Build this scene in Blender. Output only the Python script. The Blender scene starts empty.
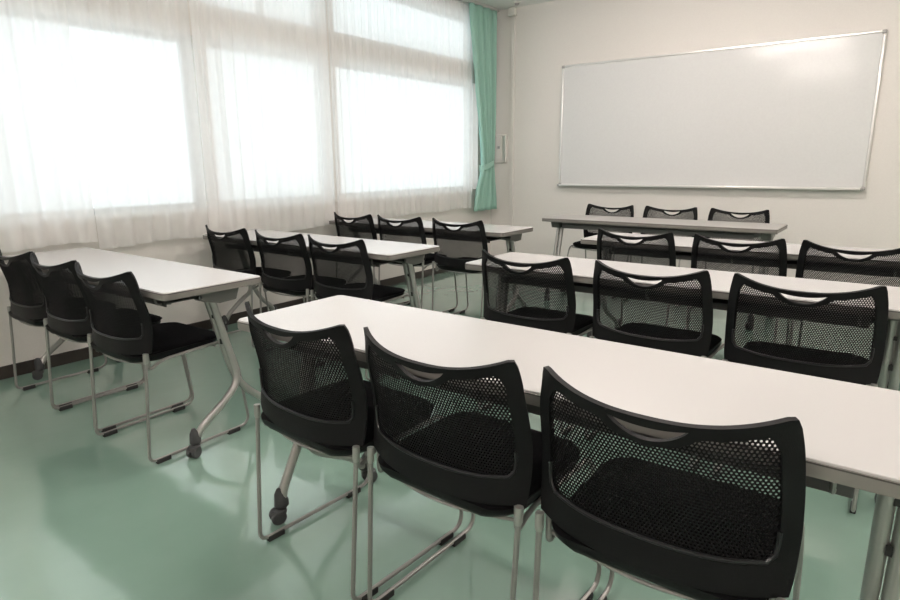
import bpy, bmesh, math, random
from mathutils import Vector, Matrix
from mathutils.geometry import delaunay_2d_cdt
C = bpy.context.scene.collection
PI = math.pi

# ------------------------------------------------------------------ helpers
def link(o, parent=None):
    C.objects.link(o)
    if parent: o.parent = parent
    return o
def tag(o, label=None, cat=None, group=None, kind=None):
    if label: o['label'] = label
    if cat: o['category'] = cat
    if group: o['group'] = group
    if kind: o['kind'] = kind
    return o
def thing(name, label, cat, loc=(0,0,0), rz=0, group=None):
    o = bpy.data.objects.new(name, None); o.empty_display_size = .1
    o.location = loc; o.rotation_euler = (0,0,rz)
    link(o); return tag(o, label, cat, group)
def obj(name, bm, m, parent=None, smooth=35, bevel=0):
    me = bpy.data.meshes.new(name)
    bmesh.ops.recalc_face_normals(bm, faces=bm.faces)
    bm.to_mesh(me); bm.free()
    me.materials.append(m)
    o = bpy.data.objects.new(name, me); link(o, parent)
    if smooth:
        me.shade_smooth(); me.set_sharp_from_angle(angle=math.radians(smooth))
    if bevel:
        b = o.modifiers.new('bevel', 'BEVEL'); b.width = bevel; b.segments = 2; b.limit_method = 'ANGLE'
        b.angle_limit = math.radians(40)
    return o
def copy_tree(o, parent=None):
    c = o.copy(); C.objects.link(c); c.parent = parent
    for ch in list(o.children): copy_tree(ch, c)
    return c
def box(bm, x0, x1, y0, y1, z0, z1):
    vs = [bm.verts.new((x,y,z)) for x in (x0,x1) for y in (y0,y1) for z in (z0,z1)]
    for f in ((0,1,3,2),(4,6,7,5),(0,4,5,1),(2,3,7,6),(0,2,6,4),(1,5,7,3)):
        bm.faces.new([vs[i] for i in f])
def BX(*a):
    bm = bmesh.new(); box(bm, *a); return bm
def smooth_path(pts, r, n=6):
    """polyline with corners rounded to radius-ish r"""
    pts = [Vector(p) for p in pts]; out = [pts[0]]
    for i in range(1, len(pts)-1):
        a, b, c = pts[i-1], pts[i], pts[i+1]
        ri = r[i] if isinstance(r, dict) and i in r else (r if not isinstance(r, dict) else .03)
        da = min(ri, (a-b).length*.48); dc = min(ri, (c-b).length*.48)
        p0 = b + (a-b).normalized()*da; p2 = b + (c-b).normalized()*dc
        for k in range(n+1):
            t = k/n; out.append((1-t)**2*p0 + 2*t*(1-t)*b + t*t*p2)
    out.append(pts[-1]); return out
def tube(bm, pts, rad, seg=12, sx=1.0, cap=True):
    pts = [Vector(p) for p in pts]
    n = len(pts); rings = []
    t = (pts[1]-pts[0]).normalized()
    ref = Vector((1,0,0)) if abs(t.x) < .8 else Vector((0,0,1))
    nrm = (ref - t*ref.dot(t)).normalized()
    for i in range(n):
        if i == 0: t = (pts[1]-pts[0]).normalized()
        elif i == n-1: t = (pts[-1]-pts[-2]).normalized()
        else: t = ((pts[i+1]-pts[i]).normalized() + (pts[i]-pts[i-1]).normalized()).normalized()
        nrm = (nrm - t*nrm.dot(t)).normalized(); bn = t.cross(nrm)
        r = rad[i] if isinstance(rad, (list,tuple)) else rad
        rings.append([bm.verts.new(pts[i] + nrm*math.cos(a)*r*sx + bn*math.sin(a)*r) for a in [2*PI*k/seg for k in range(seg)]])
    for i in range(n-1):
        for k in range(seg):
            bm.faces.new((rings[i][k], rings[i][(k+1)%seg], rings[i+1][(k+1)%seg], rings[i+1][k]))
    if cap:
        bm.faces.new(rings[0][::-1]); bm.faces.new(rings[-1])
def rrect(x0, x1, y0, y1, r, n=6):
    out = []
    for cx, cy, a0 in ((x1-r,y1-r,0),(x0+r,y1-r,PI/2),(x0+r,y0+r,PI),(x1-r,y0+r,1.5*PI)):
        for k in range(n+1):
            a = a0 + PI/2*k/n; out.append((cx+r*math.cos(a), cy+r*math.sin(a)))
    return out
def prism(bm, poly, z0, z1):
    a = [bm.verts.new((x,y,z0)) for x,y in poly]; b = [bm.verts.new((x,y,z1)) for x,y in poly]
    n = len(poly)
    bm.faces.new(a[::-1]); bm.faces.new(b)
    for i in range(n): bm.faces.new((a[i], a[(i+1)%n], b[(i+1)%n], b[i]))
def loft(bm, rings, cap=True):
    R = [[bm.verts.new(p) for p in r] for r in rings]; n = len(R[0])
    for i in range(len(R)-1):
        for k in range(n): bm.faces.new((R[i][k], R[i][(k+1)%n], R[i+1][(k+1)%n], R[i+1][k]))
    if cap: bm.faces.new(R[0][::-1]); bm.faces.new(R[-1])
def lerp_tab(tab, z):
    if z <= tab[0][0]: return tab[0][1]
    for (a, va), (b, vb) in zip(tab, tab[1:]):
        if z <= b:
            t = (z-a)/(b-a); t = t*t*(3-2*t) if False else t
            return va+(vb-va)*t
    return tab[-1][1]

# ------------------------------------------------------------------ materials
def mat(name, col, rough=.5, metal=0, spec=.5, bump=0, bscale=60, coat=0):
    m = bpy.data.materials.new(name); m.use_nodes = True
    nt = m.node_tree; b = nt.nodes['Principled BSDF']
    b.inputs['Base Color'].default_value = (*col, 1); b.inputs['Roughness'].default_value = rough
    b.inputs['Metallic'].default_value = metal; b.inputs['Specular IOR Level'].default_value = spec
    b.inputs['Coat Weight'].default_value = coat
    tc = nt.nodes.new('ShaderNodeTexCoord'); nz = nt.nodes.new('ShaderNodeTexNoise')
    nz.inputs['Scale'].default_value = bscale; nz.inputs['Detail'].default_value = 3
    nt.links.new(tc.outputs['Object'], nz.inputs['Vector'])
    # slight procedural tone variation of the material itself
    mx = nt.nodes.new('ShaderNodeMix'); mx.data_type = 'RGBA'
    mx.inputs['A'].default_value = (*[c*.96 for c in col], 1); mx.inputs['B'].default_value = (*[min(1,c*1.04) for c in col], 1)
    nt.links.new(nz.outputs['Fac'], mx.inputs['Factor']); nt.links.new(mx.outputs['Result'], b.inputs['Base Color'])
    if bump:
        bp = nt.nodes.new('ShaderNodeBump'); bp.inputs['Strength'].default_value = bump; bp.inputs['Distance'].default_value = .002
        nt.links.new(nz.outputs['Fac'], bp.inputs['Height']); nt.links.new(bp.outputs['Normal'], b.inputs['Normal'])
    return m
M = {}
M['wall'] = mat('wall_paint', (.72,.69,.655), .75, bump=.15, bscale=90)
M['ceiling'] = mat('ceiling_board', (.84,.83,.82), .8, bump=.2, bscale=140)
M['skirt'] = mat('dark_skirting', (.035,.028,.024), .45)
M['black'] = mat('black_plastic', (.0055,.0055,.006), .5, spec=.16, bump=.25, bscale=500)
M['gloss'] = mat('black_satin_rim', (.012,.012,.013), .3, spec=.4)
M['meshblack'] = mat('black_mesh_plastic', (.0055,.0055,.006), .55, spec=.12)
M['fabric'] = mat('black_seat_fabric', (.006,.006,.007), .95, spec=.06, bump=.6, bscale=900)
M['rod'] = mat('grey_painted_steel', (.30,.295,.28), .38, metal=.55, bump=.05, bscale=300)
M['tubem'] = mat('silver_painted_tube', (.40,.395,.375), .36, metal=.6)
M['rubber'] = mat('black_rubber', (.018,.018,.018), .6)
M['caster'] = mat('dark_grey_caster', (.045,.046,.048), .5)
M['lam'] = mat('white_laminate', (.595,.58,.575), .20, spec=.5, bump=.08, bscale=700)
M['edge'] = mat('grey_edge_moulding', (.22,.205,.19), .45)
M['lamgrey'] = mat('grey_laminate', (.40,.385,.37), .34, bump=.08, bscale=700)
M['edgedark'] = mat('dark_edge_groove', (.06,.055,.05), .5)
M['bracket'] = mat('dark_bracket_steel', (.15,.15,.14), .45, metal=.3)
M['beam'] = mat('grey_beam_steel', (.27,.275,.265), .45, metal=.4)
M['tray'] = mat('dark_shelf_steel', (.10,.098,.095), .5)
M['board'] = mat('whiteboard_enamel', (.67,.672,.668), .13, spec=.3)
M['alu'] = mat('satin_aluminium', (.80,.79,.77), .3, metal=.75)
M['cap'] = mat('grey_corner_cap', (.36,.35,.34), .5)
M['white'] = mat('white_plastic', (.72,.70,.66), .45)
M['winframe'] = mat('window_aluminium', (.52,.53,.54), .45, metal=.2)

# floor: glossy teal vinyl, polished unevenly
m = bpy.data.materials.new('teal_vinyl_floor'); m.use_nodes = True; nt = m.node_tree; b = nt.nodes['Principled BSDF']
tc = nt.nodes.new('ShaderNodeTexCoord'); n1 = nt.nodes.new('ShaderNodeTexNoise'); n1.inputs['Scale'].default_value = 2.1; n1.inputs['Detail'].default_value = 3
n1.inputs['Distortion'].default_value = .6
n2 = nt.nodes.new('ShaderNodeTexNoise'); n2.inputs['Scale'].default_value = 7; n2.inputs['Detail'].default_value = 4
for n in (n1, n2): nt.links.new(tc.outputs['Object'], n.inputs['Vector'])
cr = nt.nodes.new('ShaderNodeMix'); cr.data_type = 'RGBA'
cr.inputs['A'].default_value = (.205,.322,.264,1); cr.inputs['B'].default_value = (.235,.355,.295,1)
nt.links.new(n2.outputs['Fac'], cr.inputs['Factor']); nt.links.new(cr.outputs['Result'], b.inputs['Base Color'])
mr = nt.nodes.new('ShaderNodeMapRange'); mr.inputs['From Min'].default_value = .3; mr.inputs['From Max'].default_value = .7
mr.inputs['To Min'].default_value = .03; mr.inputs['To Max'].default_value = .20
b.inputs['Specular IOR Level'].default_value = 1.0; b.inputs['Coat Weight'].default_value = .45; b.inputs['Coat Roughness'].default_value = .04
nt.links.new(n1.outputs['Fac'], mr.inputs['Value']); nt.links.new(mr.outputs['Result'], b.inputs['Roughness'])
bp = nt.nodes.new('ShaderNodeBump'); bp.inputs['Strength'].default_value = .5; bp.inputs['Distance'].default_value = .012
nt.links.new(n1.outputs['Fac'], bp.inputs['Height']); nt.links.new(bp.outputs['Normal'], b.inputs['Normal'])
M['floor'] = m

def cloth(name, col, transp, transl, cscale=300):
    """woven cloth: part light straight through the weave, part scattered through, rest reflected"""
    m = bpy.data.materials.new(name); m.use_nodes = True; nt = m.node_tree; nt.nodes.clear()
    out = nt.nodes.new('ShaderNodeOutputMaterial')
    d = nt.nodes.new('ShaderNodeBsdfDiffuse'); t = nt.nodes.new('ShaderNodeBsdfTranslucent'); tr = nt.nodes.new('ShaderNodeBsdfTransparent')
    d.inputs['Color'].default_value = (*col,1); t.inputs['Color'].default_value = (*col,1)
    tc = nt.nodes.new('ShaderNodeTexCoord'); nz = nt.nodes.new('ShaderNodeTexNoise'); nz.inputs['Scale'].default_value = 14
    nt.links.new(tc.outputs['Object'], nz.inputs['Vector'])
    m1 = nt.nodes.new('ShaderNodeMixShader'); m2 = nt.nodes.new('ShaderNodeMixShader')
    m1.inputs[0].default_value = transl
    nt.links.new(d.outputs[0], m1.inputs[1]); nt.links.new(t.outputs[0], m1.inputs[2])
    mr = nt.nodes.new('ShaderNodeMapRange'); mr.inputs['To Min'].default_value = transp*.85; mr.inputs['To Max'].default_value = transp*1.15
    # threads hide more of the view the more obliquely the cloth is crossed
    lw = nt.nodes.new('ShaderNodeLayerWeight'); lw.inputs['Blend'].default_value = .5
    mu = nt.nodes.new('ShaderNodeMath'); mu.operation = 'MULTIPLY_ADD'; mu.inputs[1].default_value = -.4; mu.inputs[2].default_value = 1.05; mu.use_clamp = True
    mm = nt.nodes.new('ShaderNodeMath'); mm.operation = 'MULTIPLY'
    nt.links.new(lw.outputs['Facing'], mu.inputs[0]); nt.links.new(nz.outputs['Fac'], mr.inputs['Value'])
    nt.links.new(mr.outputs['Result'], mm.inputs[0]); nt.links.new(mu.outputs[0], mm.inputs[1]); nt.links.new(mm.outputs[0], m2.inputs[0])
    nt.links.new(m1.outputs[0], m2.inputs[1]); nt.links.new(tr.outputs[0], m2.inputs[2]); nt.links.new(m2.outputs[0], out.inputs[0])
    return m
M['sheer'] = cloth('sheer_voile', (.94,.93,.92), .24, .46)
M['sheer3'] = cloth('sheer_voile_fine', (.94,.93,.92), .24, .46)
M['sheer2'] = cloth('sheer_voile_dense', (.94,.93,.92), .15, .45)
M['green'] = cloth('green_curtain_cloth', (.42,.66,.57), .0, .18)
m = bpy.data.materials.new('window_glass'); m.use_nodes = True; nt = m.node_tree; nt.nodes.clear()
out = nt.nodes.new('ShaderNodeOutputMaterial'); g = nt.nodes.new('ShaderNodeBsdfGlossy'); g.inputs['Roughness'].default_value = .02
tr = nt.nodes.new('ShaderNodeBsdfTransparent'); tr.inputs['Color'].default_value = (.93,.97,.96,1)
fr = nt.nodes.new('ShaderNodeFresnel'); fr.inputs['IOR'].default_value = 1.45; mx = nt.nodes.new('ShaderNodeMixShader')
ge = nt.nodes.new('ShaderNodeNewGeometry'); inv = nt.nodes.new('ShaderNodeMath'); inv.operation = 'SUBTRACT'; inv.inputs[0].default_value = 1
ml = nt.nodes.new('ShaderNodeMath'); ml.operation = 'MULTIPLY'        # reflect at the front faces only; the pane is thin
nt.links.new(ge.outputs['Backfacing'], inv.inputs[1]); nt.links.new(fr.outputs[0], ml.inputs[0]); nt.links.new(inv.outputs[0], ml.inputs[1])
nt.links.new(ml.outputs[0], mx.inputs[0]); nt.links.new(tr.outputs[0], mx.inputs[1]); nt.links.new(g.outputs[0], mx.inputs[2]); nt.links.new(mx.outputs[0], out.inputs[0])
M['glass'] = m
LAMP = 90.0
m = bpy.data.materials.new('lamp_diffuser'); m.use_nodes = True; nt = m.node_tree; nt.nodes.clear()
out = nt.nodes.new('ShaderNodeOutputMaterial'); e = nt.nodes.new('ShaderNodeEmission'); e.inputs['Color'].default_value = (1,.885,.83,1); e.inputs['Strength'].default_value = LAMP
nt.links.new(e.outputs[0], out.inputs[0]); M['lamp'] = m

# ------------------------------------------------------------------ room (left wall x=0, front wall y=YF)
YF, YB, XR, ZC = 5.6255, -3.2, 7.6, 2.863
def struct(name, bm, m, parent=None, smooth=0, bevel=0):
    o = obj(name, bm, m, parent, smooth, bevel)
    if parent is None: o['kind'] = 'structure'
    return o
struct('floor', BX(-.2, XR+.2, YB-.2, YF+.2, -.1, 0), M['floor'])
struct('ceiling', BX(-.2, XR+.2, YB-.2, YF+.2, ZC, ZC+.1), M['ceiling'])
struct('wall_front', BX(-.2, XR+.2, YF, YF+.2, 0, ZC), M['wall'])
struct('wall_back', BX(-.2, XR+.2, YB-.2, YB, 0, ZC), M['wall'])
struct('wall_right', BX(XR, XR+.2, YB, YF, 0, ZC), M['wall'])
bays = [(-2.55,-1.2),(-.95,.35),(.5,1.875),(1.965,3.10),(3.18,5.34)]      # window bays along y
ZS, ZT0, ZT1, ZH = .895, 2.06, 2.275, 2.74
bm = bmesh.new()
box(bm, -.2, 0, YB, YF, 0, ZS); box(bm, -.2, 0, YB, YF, ZH, ZC); box(bm, -.2, 0, YB, YF, ZT0, ZT1)
ys = [YB] + [v for b_ in bays for v in b_] + [YF]
for a, b_ in zip(ys[::2], ys[1::2]):
    box(bm, -.2, 0, a, b_, ZS, ZT0); box(bm, -.2, 0, a, b_, ZT1, ZH)
struct('wall_left', bm, M['wall'])
k = 0
for (a, b_) in bays:
    for z0, z1 in ((ZS,ZT0),(ZT1,ZH)):
        k += 1
        bm = bmesh.new(); t = .035
        box(bm,-.15,-.09,a,b_,z0,z0+t); box(bm,-.15,-.09,a,b_,z1-t,z1)
        nm = 1 if (z0 > 2 and b_-a < 1.6) else 0
        cuts = [a + (b_-a)*i/(nm+1) for i in range(nm+2)]
        for i, c in enumerate(cuts):
            c0 = a if i == 0 else (b_-t if i == nm+1 else c-t/2)
            box(bm,-.145,-.095,c0,c0+t,z0+t,z1-t)
        w = struct(f'window_{k}', bm, M['winframe'])
        for i in range(nm+1):
            obj('pane', BX(-.122,-.118,cuts[i]+t*(.5 if i else 1),cuts[i+1]-t*(.5 if i<nm else 1),z0+t,z1-t), M['glass'], w, 0)
for a,b_ in ((YB,YF),):
    struct('trim_1', BX(0,.022,-2.7,5.2,ZS-.03,ZS), M['white'], bevel=.004)       # window stool
struct('baseboard_left', BX(0,.012,YB,YF,0,.075), M['skirt'], bevel=.003)
struct('baseboard_front', BX(.012,XR,YF-.012,YF,0,.075), M['skirt'], bevel=.003)
struct('baseboard_right', BX(XR-.012,XR,YB,YF-.012,0,.075), M['skirt'])
struct('baseboard_back', BX(.012,XR-.012,YB,YB+.012,0,.075), M['skirt'])
# cable raceway with its white cap
t = thing('cable_raceway', 'slim white vertical cable raceway on the wall beside the green curtain', 'raceway', (.29,YF-.001,0))
obj('channel', BX(-.022,.022,-.016,0,.08,ZC-.09), M['wall'], t, bevel=.003)
bm = bmesh.new(); box(bm,-.045,.045,-.06,0,ZC-.09,ZC-.002); obj('end_cap', bm, M['white'], t, bevel=.01)
# wall panel near the corner
t = thing('wall_control_panel', 'small pale wall control panel beside the green curtain', 'control panel', (.15,YF-.001,1.35))
obj('casing', BX(-.075,.075,-.035,0,-.16,.16), M['white'], t, bevel=.006)
obj('cover', BX(-.06,.02,-.043,-.035,-.13,.14), M['wall'], t, bevel=.003)
obj('button', BX(-.035,-.002,-.047,-.043,.0,.03), M['cap'], t, bevel=.002)
obj('side_flap', BX(.032,.066,-.04,-.035,-.14,.145), M['alu'], t, bevel=.002)
# ceiling things in the corner
def dome(name, label, cat, x, y, r, h, group=None):
    t = thing(name, label, cat, (x,y,ZC)); 
    n = 28
    def ring(rr, z): return [(rr*math.cos(2*PI*i/n), rr*math.sin(2*PI*i/n), z) for i in range(n)]
    bm = bmesh.new(); loft(bm, [ring(r,0), ring(r,-h*.35), ring(r*.92,-h*.45)]); obj('base', bm, M['white'], t)
    bm = bmesh.new(); loft(bm, [ring(r*.6,-h*.45), ring(r*.58,-h*.8), ring(r*.4,-h)]); obj('cap', bm, M['cap'], t)
    return t
dome('smoke_detector', 'round white detector on the ceiling above the green curtain', 'detector', .42, 4.95, .055, .045)
dome('ceiling_speaker', 'small round ceiling fitting nearer the front wall than the detector', 'ceiling fitting', .45, 5.42, .04, .03)

# ------------------------------------------------------------------ whiteboard
wx0, wx1, wz0, wz1 = .915, 3.758, .934, 2.196
t = thing('whiteboard', 'wide silver framed whiteboard hanging on the front wall', 'whiteboard', ((wx0+wx1)/2, YF-.001, wz0))
W, H = (wx1-wx0)/2, wz1-wz0
obj('panel', BX(-W+.012,W-.012,-.026,-.002,.012,H-.012), M['board'], t)
fw = .022
for nm, bx in (('frame_rail',(-W+.03,W-.03,-.034,0,H-fw,H)),('frame_rail',(-W+.03,W-.03,-.034,0,0,fw)),
               ('frame_stile',(-W,-W+fw,-.034,0,.03,H-.03)),('frame_stile',(W-fw,W,-.034,0,.03,H-.03))):
    obj(nm, BX(*bx), M['alu'], t, bevel=.006)
for sx in (-1,1):
    for z in (0,H-.03):
        x = sx*(W-.015); obj('corner_cap', BX(x-.016,x+.016,-.037,0,z,z+.03), M['cap'], t, bevel=.007)
bm = bmesh.new(); box(bm,-W+.03,W-.03,-.085,-.034,.002,.010); box(bm,-W+.03,W-.03,-.088,-.082,.002,.018)
obj('pen_tray', bm, M['alu'], t, bevel=.002)
for sx in (-1,1):
    obj('tray_cap', BX(sx*(W-.02)-.012,sx*(W-.02)+.012,-.09,-.034,-.002,.02), M['cap'], t, bevel=.003)

# ------------------------------------------------------------------ curtains
def rail(x, name, label):
    t = thing(name, label, 'curtain rail', (x,0,ZC-.03))
    obj('track', BX(-.012,.012,-2.9,YF-.06,0,.028), M['alu'], t, bevel=.002)
rail(.052, 'curtain_rail', 'long ceiling rail nearer the window carrying the sheer curtains')
rail(.120, 'curtain_rail', 'outer ceiling rail carrying the gathered green curtain')
def sheer(label, y0, y1, seed, m, zb, wave=.115, amp=.022, x0=.058, lean=0):
    rnd = random.Random(seed)
    n = int((y1-y0)/.008); zs = [zb + (ZC-.035-zb)*i/26 for i in range(27)]
    ph = [rnd.uniform(0,6.28) for _ in range(8)]
    bm = bmesh.new(); rows = []
    for z in zs:
        tt = (z-zb)/(ZC-zb); row = []
        for i in range(n+1):
            s = i/n; y = y0+(y1-y0)*s
            u = y + .02*math.sin(z*1.1+ph[0]+y*2)*(1-tt)
            wv = math.sin(2*PI*u/wave + 1.9*math.sin(2.3*u+ph[1]) + .8*math.sin(5.1*u+ph[2]))
            wv2 = math.sin(2*PI*u/(wave*.43)+ph[3]+1.5*math.sin(3.1*u+ph[6]))
            big = math.sin(2*PI*u/(wave*3.3)+ph[4]+.4*z)
            a = amp*(.55+.45*math.sin(1.9*u+ph[5])**2)
            x = x0 + a*(wv*(.6+.4*(1-tt)) + wv2*(.12+.35*tt)) + .006*big*(1-tt)
            zz = z + (0.008*math.sin(9*u+ph[6]) if z == zb else 0)
            row.append(bm.verts.new((max(.006 if z>ZS+.02 or z<ZS-.05 else .026, x), y, zz)))
        rows.append(row)
    for r0, r1 in zip(rows, rows[1:]):
        for i in range(n): bm.faces.new((r0[i],r0[i+1],r1[i+1],r1[i]))
    o = obj('sheer_curtain', bm, m, None, 180)
    tag(o, label, 'sheer curtain', 'white sheer curtains along the window wall')
    return o
sheer('white sheer curtain at the far left, denser, beside the nearest window-side chairs', -2.6, 1.06, 3, M['sheer2'], .735, .13)
sheer('bright sheer curtain panel behind the nearest window-side table, second from left', 1.072, 1.82, 5, M['sheer'], .695, .14)
sheer('white sheer curtain behind the middle window-side table, greyer than its neighbours', 1.832, 3.048, 8, M['sheer2'], .672, .12, .016, x0=.062)
sheer('finely pleated bright sheer curtain next to the green curtain', 3.06, 5.16, 12, M['sheer3'], .69, .10, .013)

t = thing('green_curtain', 'mint green curtain gathered and tied back in the corner', 'curtain', (.115,5.28,0))
bm = bmesh.new(); rows = []; n = 220
L = [(.655,-.21),(.72,-.20),(.9,-.15),(1.08,-.06),(1.16,-.035),(1.3,-.045),(1.7,-.11),(2.2,-.185),(2.6,-.25),(2.83,-.27)]
Rr = [(.655,.25),(.8,.235),(1.05,.20),(1.16,.185),(1.35,.20),(1.8,.225),(2.4,.235),(2.83,.235)]
for i in range(46):
    z = .655 + (2.83-.655)*i/45; l = lerp_tab(L,z); r = lerp_tab(Rr,z); row = []
    for j in range(n+1):
        s = j/n; y = l+(r-l)*s
        a = .034*min(1,(r-l)/.40+.35) 
        w = math.sin(s*2*PI*7 + 1.3*math.sin(s*7)+.5*math.sin(z*1.6+s*3)); w = (2*abs(w)**.8-1)*.7 + .45*math.sin(s*2*PI*3.2+1)
        x = max(-.034, a*1.15*w*(.8 + .2*math.sin(s*23)) + .006*math.sin(s*41+z))
        row.append(bm.verts.new((x,y,z)))
    rows.append(row)
for r0, r1 in zip(rows, rows[1:]):
    for i in range(n): bm.faces.new((r0[i],r0[i+1],r1[i+1],r1[i]))
cur = obj('drape', bm, M['green'], t, 180)
s = cur.modifiers.new('thick','SOLIDIFY'); s.thickness = .002
bm = bmesh.new(); rings = []
for i in range(33):
    a = 2*PI*i/32; ry = .125; rx = .046; cy = .075
    c = Vector((rx*math.cos(a), cy+ry*math.sin(a), 1.165 + .035*math.sin(a)))
    rings.append([c+Vector((0,0,-.03)), c+Vector((0,0,.03)), c*1+Vector((.004*math.cos(a),.004*math.sin(a),.03)), c+Vector((.004*math.cos(a),.004*math.sin(a),-.03))])
R_ = [[bm.verts.new(p) for p in r] for r in rings[:-1]]
for i in range(32):
    for q in range(4): bm.faces.new((R_[i][q],R_[i][(q+1)%4],R_[(i+1)%32][(q+1)%4],R_[(i+1)%32][q]))
obj('tieback', bm, M['green'], t, 60)

# ------------------------------------------------------------------ ceiling lamps (out of the frame, seen as glare on the whiteboard)
def lamp(x, y, label):
    t = thing('ceiling_lamp', label, 'ceiling lamp', (x,y,ZC), 0, 'fluorescent ceiling lamps in rows')
    obj('housing', BX(-.62,.62,-.075,.075,-.03,0), M['white'], t, bevel=.004)
    for s_ in (-1,1):
        for xh in (-.615,.59): obj('lampholder', BX(xh,xh+.025,s_*.055-.02,s_*.055+.02,-.092,-.03), M['white'], t)
        bm = bmesh.new(); tube(bm, [(-.59,s_*.055,-.072),(.59,s_*.055,-.072)], .016, 12); obj('tube', bm, M['lamp'], t)
for x, cx in ((2.1,'window side'),(5.3,'door side')):
    for y, cy in ((3.55,'nearest the whiteboard'),(1.25,'over the middle tables'),(-1.5,'over the back of the room')):
        lamp(x+.4, y, f'fluorescent ceiling lamp, {cx} row, {cy}')

# ------------------------------------------------------------------ tables
def caster_bm():
    bm = bmesh.new()
    # shroud: teardrop sleeve on the tube end
    n = 14
    def ring(rx, ry, z, dy=0): return [(rx*math.cos(2*PI*i/n), dy+ry*math.sin(2*PI*i/n), z) for i in range(n)]
    loft(bm, [ring(.006,.008,.125,.006), ring(.016,.019,.105,.004), ring(.021,.024,.08,0), ring(.022,.025,.062,0), ring(.014,.016,.052,0)])
    # fork hood
    loft(bm, [ring(.010,.012,.055,.004), ring(.024,.028,.048,.012), ring(.025,.030,.036,.014)])
    for sx in (-1,1):                         # twin wheels
        for z_, rr in ((0,0),):
            r = .0255; cx = sx*.013; w = .009
            prof = [(-w,.4*r),(-w,.85*r),(-w*.6,r),(w*.6,r),(w,.85*r),(w,.4*r)]
            rings = [[(cx+px, .016+pr*math.cos(2*PI*i/24), r+pr*math.sin(2*PI*i/24)) for i in range(24)] for px, pr in prof]
            loft(bm, rings)
    return bm
def make_table(length, label, group, loc, rz=0, lam='lam', alt=False):
    t = thing('folding_table', label, 'table', loc, rz, group)
    hl, hd, zt = length/2, .225, .72
    bm = bmesh.new(); prism(bm, rrect(-hl+.004,hl-.004,-hd+.004,hd-.004,.02), zt-.024, zt)
    top = obj('tabletop', bm, M[lam], t, bevel=.0015)
    bm = bmesh.new()
    o_ = rrect(-hl,hl,-hd,hd,.024); i_ = rrect(-hl+.004,hl-.004,-hd+.004,hd-.004,.02)
    prof = [(i_,zt-.0045),(o_,zt-.006),(o_,zt-.026),([( x*.9985, y*.992) for x,y in o_],zt-.031),([(x*.99,y*.96) for x,y in o_],zt-.031)]
    loft(bm, [[(x,y,z) for x,y in p_] for p_,z in prof], cap=True)
    obj('edge_band', bm, M['edge'], top)
    bm = bmesh.new(); g_ = rrect(-hl-.001,hl+.001,-hd-.001,hd+.001,.025)
    loft(bm, [[(x,y,z) for x,y in g_] for z in (zt-.0075,zt-.0045)], cap=False)
    gp = obj('edge_groove', bm, M['edgedark'], top)
    # beam between the legs
    obj('crossbar', BX(-hl+.10,hl-.10,.015,.055,zt-.085,zt-.035), M['beam'], t, bevel=.004)
    # under-shelf
    bm = bmesh.new(); box(bm,-hl+.16,hl-.16,-.135,.13,.640,.646); box(bm,-hl+.16,hl-.16,-.139,-.133,.628,.656); box(bm,-hl+.16,hl-.16,.126,.132,.630,.668)
    sh = obj('shelf', bm, M['tray'], t, bevel=.002)
    for x in (-hl+.19, -.02, hl-.19):
        bm = bmesh.new(); tube(bm, smooth_path([(x,-.05,.688),(x,-.165,.686),(x,-.165,.640),(x,-.10,.634)], .018), .005, 8)
        obj('hook', bm, M['rod'], sh)
    for sx in (-1,1):
        x = sx*(hl-(.102 if sx < 0 and alt else (.094 if loc[1] < .7 and alt else .084)))
        # bracket: tapered steel cheek under the top
        bm = bmesh.new()
        pr = [(-.075,.689),(.140,.689),(.118,.630),(.04,.626),(-.035,.645)]
        loft(bm, [[(x+dx*.034,y,z) for y,z in pr] for dx in (-1,1)])
        br = obj('bracket', bm, M['bracket'], t, bevel=.004)
        bm = bmesh.new(); tube(bm, [(x-.05*sx,-.055,.667),(x+.045*sx,-.055,.667)], .009, 10); obj('lever', bm, M['rubber'], br)
        # leg: two tubes side by side; the outer sweeps to the near caster, the inner to the far one
        bm = bmesh.new(); r = .0158
        xo, xi = x+sx*.0168, x-sx*.0168
        if sx < 0 and alt:
            cy0, cy1 = -.152, .200
            near = smooth_path([(xo,-.008,.655),(xo,-.058,.300),(xo+sx*.014,-.144,.115),(xo+sx*.014,-.150,.075)], {1:.06,2:.03}, 8)
            far = smooth_path([(xi,-.008,.655),(xi,-.070,.290),(xi,-.035,.225),(xi,.130,.138),(xi,.190,.075)], {1:.05,2:.05,3:.06}, 8)
        else:
            cy0, cy1 = -.135, .262
            near = smooth_path([(xo,.008,.655),(xo,.104,.270),(xo+sx*.03,.025,.212),(xo+sx*.022,-.098,.125),(xo+sx*.015,-.132,.075)], {1:.07,2:.06,3:.05}, 8)
            far = smooth_path([(xi,.008,.655),(xi,.104,.275),(xi,.17,.185),(xi,.245,.125),(xi,.262,.075)], {1:.07,2:.05,3:.04}, 8)
        tube(bm, near, r, 14, cap=True); tube(bm, far, r, 14, cap=True)
        leg = obj('leg', bm, M['tubem'], t)
        bm = bmesh.new(); yq = -.038 if (sx < 0 and alt) else .053; box(bm, x-.006, x+.006, yq-.01, yq+.01, .44, .462); obj('spacer', bm, M['rubber'], leg); obj('spacer', BX(x-.006,x+.006,yq*.5-.009,yq*.5+.009,.56,.575), M['rubber'], leg)
        for (cx, cy, a) in ((xo+sx*.016,cy0,PI),(xi,cy1,0)):
            c = obj('caster', caster_bm(), M['caster'], leg); c.location = (cx,cy,0); c.rotation_euler = (0,0,a+.35*sx)
    return t
tabs = {}
T = lambda k, ln, xr, y0, label, group, rz=0: tabs.setdefault(k, make_table(ln, label, group, ((xr-ln/2), y0+.2253, 0), rz, 'lamgrey' if k == 'R4' else 'lam', k in ('R1','R2','R3')))
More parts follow.
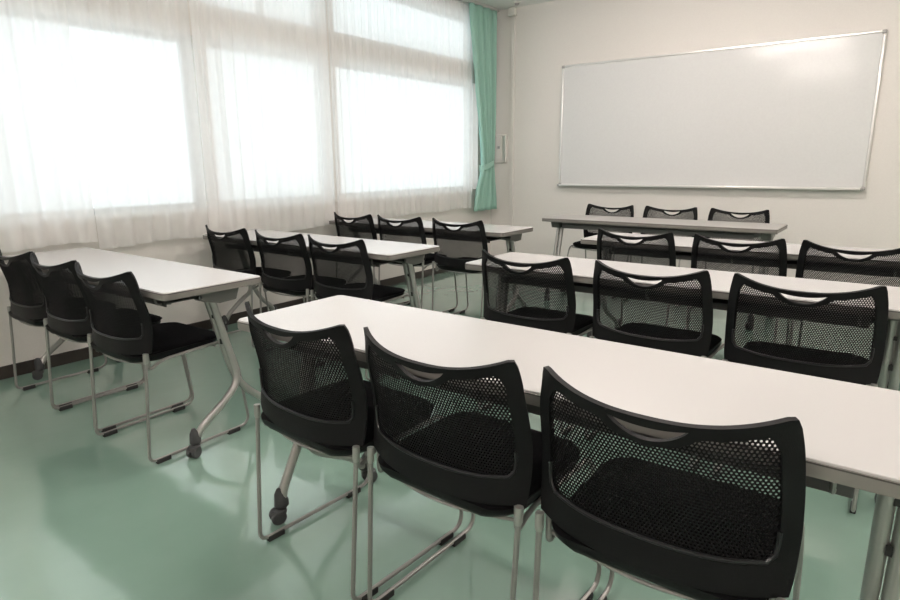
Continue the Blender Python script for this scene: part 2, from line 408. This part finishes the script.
# right block: positions given by right end x and near edge y
T('R1',1.80,4.213,.437,'long white table in the foreground, nearest to the camera','white folding tables on the right')
T('R2',1.80,4.172,1.731,'long white table on the right, second row from the camera','white folding tables on the right')
T('R3',1.81,4.245,2.90,'long white table on the right, third row, mostly hidden behind chairs','white folding tables on the right')
T('L1',1.72,1.8476,.513,'white table by the window nearest the camera, with three chairs at left','white folding tables along the window')
T('L2',1.78,1.902,1.720,'white table by the window in the middle row','white folding tables along the window')
T('L3',1.765,1.849,2.927,'white table by the window in the farthest row, near the green curtain','white folding tables along the window')
T('R4',1.842,3.362,4.084,'front table facing the room, alone below the whiteboard','table below the whiteboard',PI)

# ------------------------------------------------------------------ chair
ZTOP = .806
HW = [(.40,.224),(.43,.229),(.50,.236),(.58,.239),(.66,.237),(.73,.232),(.77,.226),(.79,.221),(.81,.219)]
EY = [(.40,.028),(.44,.034),(.48,.040),(.54,.050),(.60,.050),(.66,.038),(.72,.022),(.76,.020),(.80,.008),(.82,.002)]
BG = [(.40,.040),(.46,.050),(.60,.060),(.72,.062),(.80,.062)]
def smtab(tab, z):      # smoothed lookup
    return sum(lerp_tab(tab, z+d) for d in (-.02,-.01,0,.01,.02))/5
def SY(x, z):
    u = max(-1.05, min(1.05, x/smtab(HW, z)))
    return smtab(EY, z) - smtab(BG, z)*(1-abs(u)**2.8)
def SN(x, z):
    e = 1e-3
    n = Vector((-(SY(x+e,z)-SY(x-e,z))/(2*e), 1, -(SY(x,z+e)-SY(x,z-e))/(2*e))); return n.normalized()
def ztop(x):
    u = min(1,abs(x)/.220); return ZTOP - .040*(1-u**2.3) 
def zbot(x):
    u = min(1,abs(x)/.232); return .470 - .018*(1-u*u)
def outer_loop():
    pts = []
    N = 40
    for i in range(N+1):                       # top edge left to right
        x = -.2175 + .435*i/N; pts.append((x, ztop(x) - (.0 if 0<i<N else .004)))
    for i in range(1,26):                      # right side down
        z = ZTOP-.008 - (ZTOP-.008-.480)*i/26; pts.append((smtab(HW,z), z))
    for i in range(N+1):
        x = .232 - .464*i/N; pts.append((x, zbot(x)))
    for i in range(1,26):
        z = .480 + (ZTOP-.008-.480)*i/26; pts.append((-smtab(HW,z), z))
    return pts
def lens(a, b0, b1, zc, n=28):                 # handle opening: flat-ish top, curved bottom
    pts = []
    for i in range(n+1):
        u = -1+2*i/n; pts.append((a*u, zc + b1*(1-u*u)*-1 + .006*u*u))
    for i in range(1,n):
        u = 1-2*i/n; pts.append((a*u, zc - b0*(1-u*u)**.8 + .006*u*u))
    return pts
HZ = .752
def inner_loop():
    pts = []; N = 60
    def top(x):
        z = ztop(x) - .024
        u = abs(x)/.088
        if u < 1: 
            dip = HZ - .037*(1-u*u)**.7
            z = min(z, dip)
        return z
    for i in range(N+1):
        x = -.188 + .376*i/N; pts.append((x, top(x) - (.006 if i in (0,N) else 0)))
    for i in range(1,17):
        z = .752 - (.752-.556)*i/17; pts.append((smtab(HW,z)-.030, z))
    def bot(x): u = abs(x)/.208; return .516 + .016*u**2.5
    xs = .195
    pts.append((.206,.544))
    for i in range(N+1):
        x = xs - 2*xs*i/N; pts.append((x, bot(x)))
    pts.append((-.206,.544))
    for i in range(1,17):
        z = .556 + (.752-.556)*i/17; pts.append((-(smtab(HW,z)-.030), z))
    return pts
def inside(p, poly):
    x, y = p; c = False; n = len(poly)
    for i in range(n):
        x1,y1 = poly[i]; x2,y2 = poly[(i+1)%n]
        if (y1>y) != (y2>y) and x < (x2-x1)*(y-y1)/(y2-y1)+x1: c = not c
    return c
OUT, INN = outer_loop(), inner_loop()
HOLE = lens(.071, .027, .003, HZ)
def shell_bm(loops_out, loops_in, pitch, th, lip=0):
    verts, edges = [], []
    for lp in [loops_out]+loops_in:
        s0 = len(verts); verts += [Vector(p) for p in lp]
        edges += [(s0+i, s0+(i+1)%len(lp)) for i in range(len(lp))]
    xs = [p[0] for p in loops_out]; zs = [p[1] for p in loops_out]
    z = min(zs); r = 0
    while z < max(zs):
        x = min(xs) + (pitch/2 if r%2 else 0)
        while x < max(xs):
            if inside((x,z), loops_out) and not any(inside((x,z), l) for l in loops_in):
                if all((x-v.x)**2+(z-v.y)**2 > (pitch*.35)**2 for v in verts[:sum(len(l) for l in [loops_out]+loops_in)]): verts.append(Vector((x,z)))
            x += pitch
        z += pitch*.87; r += 1
    vo, eo, fo, *_ = delaunay_2d_cdt(verts, edges, [], 0, 1e-6)
    bm = bmesh.new()
    F, B = [], []
    for v in vo:
        n = SN(v.x, v.y); y = SY(v.x, v.y); p = Vector((v.x, y, v.y))
        F.append(bm.verts.new(p - n*th/2)); B.append(bm.verts.new(p + n*th/2))
    cnt = {}
    for f in fo:
        c = sum((vo[i] for i in f), Vector((0,0)))/len(f)
        if not inside(c, loops_out) or any(inside(c, l) for l in loops_in): continue
        bm.faces.new([F[i] for i in f]); bm.faces.new([B[i] for i in f][::-1])
        for a, b_ in zip(f, list(f[1:])+[f[0]]): cnt.setdefault(frozenset((a,b_)), []).append((a,b_))
    for k_, v in cnt.items():
        if len(v) == 1: a, b_ = v[0]; bm.faces.new((F[b_],F[a],B[a],B[b_]))
    for v in [v for v in bm.verts if not v.link_faces]: bm.verts.remove(v)
    return bm
def mesh_panel_bm():
    """honeycomb weave of real holes"""
    bm = bmesh.new(); p = .0075; r0 = p/math.sqrt(3); hole = .63; cache = {}
    def V(x, z):
        k_ = (round(x*1e5), round(z*1e5))
        if k_ not in cache: cache[k_] = bm.verts.new((x, SY(x,z), z))
        return cache[k_]
    row = 0; z = .505
    while z < .80:
        x = -.25 + (p/2 if row%2 else 0)
        while x < .25:
            if inside((x,z), INN) or any(inside((x+dx,z+dz), INN) for dx in (-.006,.006) for dz in (-.006,.006)):
                o_ = [V(x+r0*math.cos(PI/6+PI/3*i), z+r0*math.sin(PI/6+PI/3*i)) for i in range(6)]
                q = [bm.verts.new((x+r0*hole*math.cos(PI/6+PI/3*i), SY(x,z), z+r0*hole*math.sin(PI/6+PI/3*i))) for i in range(6)]
                for i in range(6): bm.faces.new((o_[i],o_[(i+1)%6],q[(i+1)%6],q[i]))
            x += p
        z += p*.866; row += 1
    return bm
def make_chair():
    t = thing('mesh_back_chair', 'x', 'chair')
    fr = obj('backrest_frame', shell_bm(OUT, [INN, HOLE], .014, .011), M['black'], t, 50, .0028)
    mp = obj('backrest_mesh', mesh_panel_bm(), M['meshblack'], fr, 0)
    s = mp.modifiers.new('thick','SOLIDIFY'); s.thickness = .002; s.offset = 0
    lip = [p for p in INN if p[1] < .60]
    lo = [p for p in INN if p[1] < .60 and p[0] > 0]; n_ = len(INN)
    i0 = max(i for i in range(n_) if INN[i][1] >= .60 and INN[i][0] > 0)
    seq = []; i = i0+1
    while INN[i % n_][1] < .60: seq.append(INN[i % n_]); i += 1
    bm = bmesh.new(); tube(bm, [Vector((x, SY(x,z), z)) - SN(x,z)*.0055 for x, z in seq], .0042, 8)
    obj('mesh_rim', bm, M['gloss'], fr)
    # seat pan: dished plastic shell under the cushion
    def srr(w, y0, y1, r, z, zr=0, n=8):
        out = []
        for x, y in rrect(-w,w,y0,y1,r,n):
            zz = z - zr*(1-(x/w)**2)
            yy = y - (.026*(1-(x/w)**2) if y < (y0+y1)/2 else -.018*(1-(x/w)**2))
            out.append((x,yy,zz))
        return out
    bm = bmesh.new()
    loft(bm, [srr(.150,.08,.29,.06,.418,.002), srr(.190,.034,.335,.07,.422,.008), srr(.208,.012,.358,.07,.431,.011), srr(.211,.000,.368,.06,.444,.008), srr(.212,-.002,.368,.055,.455,.002)])
    obj('seat_pan', bm, M['black'], t, 50)
    bm = bmesh.new()
    loft(bm, [srr(.206,.012,.365,.05,.452), srr(.211,.012,.378,.06,.459), srr(.206,.014,.372,.06,.465), srr(.196,.025,.352,.06,.469), srr(.15,.06,.31,.06,.470), srr(.06,.12,.24,.04,.469)])
    obj('seat_cushion', bm, M['fabric'], t, 60)
    for sx in (-1,1):
        bm = bmesh.new()
        path = smooth_path([(sx*.213,.030,.466),(sx*.213,.030,.396),(sx*.213,.090,.426),(sx*.215,.385,.438),(sx*.220,.430,.31),
                            (sx*.224,.462,.0165),(sx*.222,-.018,.0165),(sx*.228,.016,.468)],
                           {1:.022,2:.03,3:.05,4:.05,5:.055,6:.035}, 8)
        tube(bm, path, .0066, 10)
        fm = obj('sled_leg', bm, M['rod'], t)
        bm = bmesh.new(); tube(bm, [(sx*.2275,.0130,.430),(sx*.2275,.0138,.437),(sx*.228,.016,.472)], [.0075,.0098,.0098], 12)
        obj('socket', bm, M['tubem'], fm)
        for y0, y1 in ((.010,.070),(.345,.405)):
            def xx(y): return sx*(.222+(.224-.222)*(y+.004)/.466)
            bm = bmesh.new()
            loft(bm, [[(xx(y)+dx,y,z) for dx,z in ((-.0085,.001),(.0085,.001),(.0095,.014),(.0075,.020),(-.0075,.020),(-.0095,.014))] for y in (y0,y1)])
            obj('rubber_pad', bm, M['rubber'], fm, bevel=.0015)
    bm = bmesh.new()
    tube(bm, smooth_path([(-.214,.036,.424),(-.11,.010,.417),(0,.000,.413),(.11,.010,.417),(.214,.036,.424)], .06), .0045, 8)
    obj('under_seat_bar', bm, M['rod'], t); bm = bmesh.new()
    tube(bm, [(-.216,.33,.424),(0,.33,.405),(.216,.33,.424)], .0045, 8)
    obj('under_seat_bar', bm, M['rod'], t)
    return t
proto = make_chair(); used = [False]
def chair(x, y, deg, label, group):
    r = proto if not used[0] else copy_tree(proto)
    used[0] = True
    r.location = (x,y,0); r.rotation_euler = (0,0,math.radians(deg)); tag(r, label, 'chair', group)
P3 = ('leftmost of its three','middle of its three','rightmost of its three')
rows = [
 ('the foreground table', 'chairs at the foreground table', [(2.760,.385,-3),(3.250,.384,-2),(3.752,.386,.5)]),
 ('the second table on the right', 'chairs at the second right-hand table', [(2.736,1.676,-1.5),(3.292,1.676,-1.5),(3.822,1.678,1.5)]),
 ('the third table on the right', 'chairs at the third right-hand table', [(2.803,2.842,-.8),(3.365,2.842,-1),(3.888,2.845,1)]),
 ('the nearest window-side table', 'chairs at the nearest window-side table', [(.538,.457,1),(1.015,.455,1),(1.510,.448,1.5)]),
 ('the middle window-side table', 'chairs at the middle window-side table', [(.495,1.665,0),(1.05,1.658,0),(1.550,1.655,0)]),
 ('the farthest window-side table', 'chairs at the farthest window-side table', [(.436,2.872,-2),(.935,2.88,0),(1.49,2.88,0)]),
]
for nm, grp, lst in rows:
    for (x,y,d), pos in zip(lst, P3):
        chair(x, y, d, f'black mesh-back chair pushed up to {nm}, {pos}', grp)
for (x,y,d), pos in zip([(1.838,4.84,180),(2.395,4.84,181),(2.955,4.83,180)], P3):
    chair(x, y, d, f'black chair below the whiteboard facing the camera, {pos}', 'chairs behind the front table')

# ------------------------------------------------------------------ light from outside, camera
w = bpy.data.worlds.new('World'); bpy.context.scene.world = w; w.use_nodes = True
bg = w.node_tree.nodes['Background']; bg.inputs['Color'].default_value = (.90,.945,1,1); bg.inputs['Strength'].default_value = 1.78
sc = bpy.context.scene
cam = bpy.data.cameras.new('camera'); co = bpy.data.objects.new('camera', cam); C.objects.link(co)
R = Vector((0.8004037,0.59938092,-0.00981951)); U = Vector((-0.12461643,0.18238884,0.97529742)); F = Vector((-0.58636563,0.779408,-0.22067741))
mt = Matrix(((R.x,U.x,-F.x,4.0657),(R.y,U.y,-F.y,-.6283),(R.z,U.z,-F.z,1.1927),(0,0,0,1)))
co.matrix_world = mt
cam.sensor_width = 36; cam.lens = 605.58/900*36; cam.clip_start = .02
sc.camera = co
sc.view_settings.view_transform = 'Standard'; sc.view_settings.look = 'None'; sc.view_settings.gamma = 1
sc.view_settings.use_curve_mapping = False
sc.view_settings.exposure = 0.12
sc.cycles.use_denoising = True
sc.cycles.max_bounces = 10; sc.cycles.diffuse_bounces = 6; sc.cycles.transparent_max_bounces = 24
sc.cycles.sample_clamp_indirect = 8
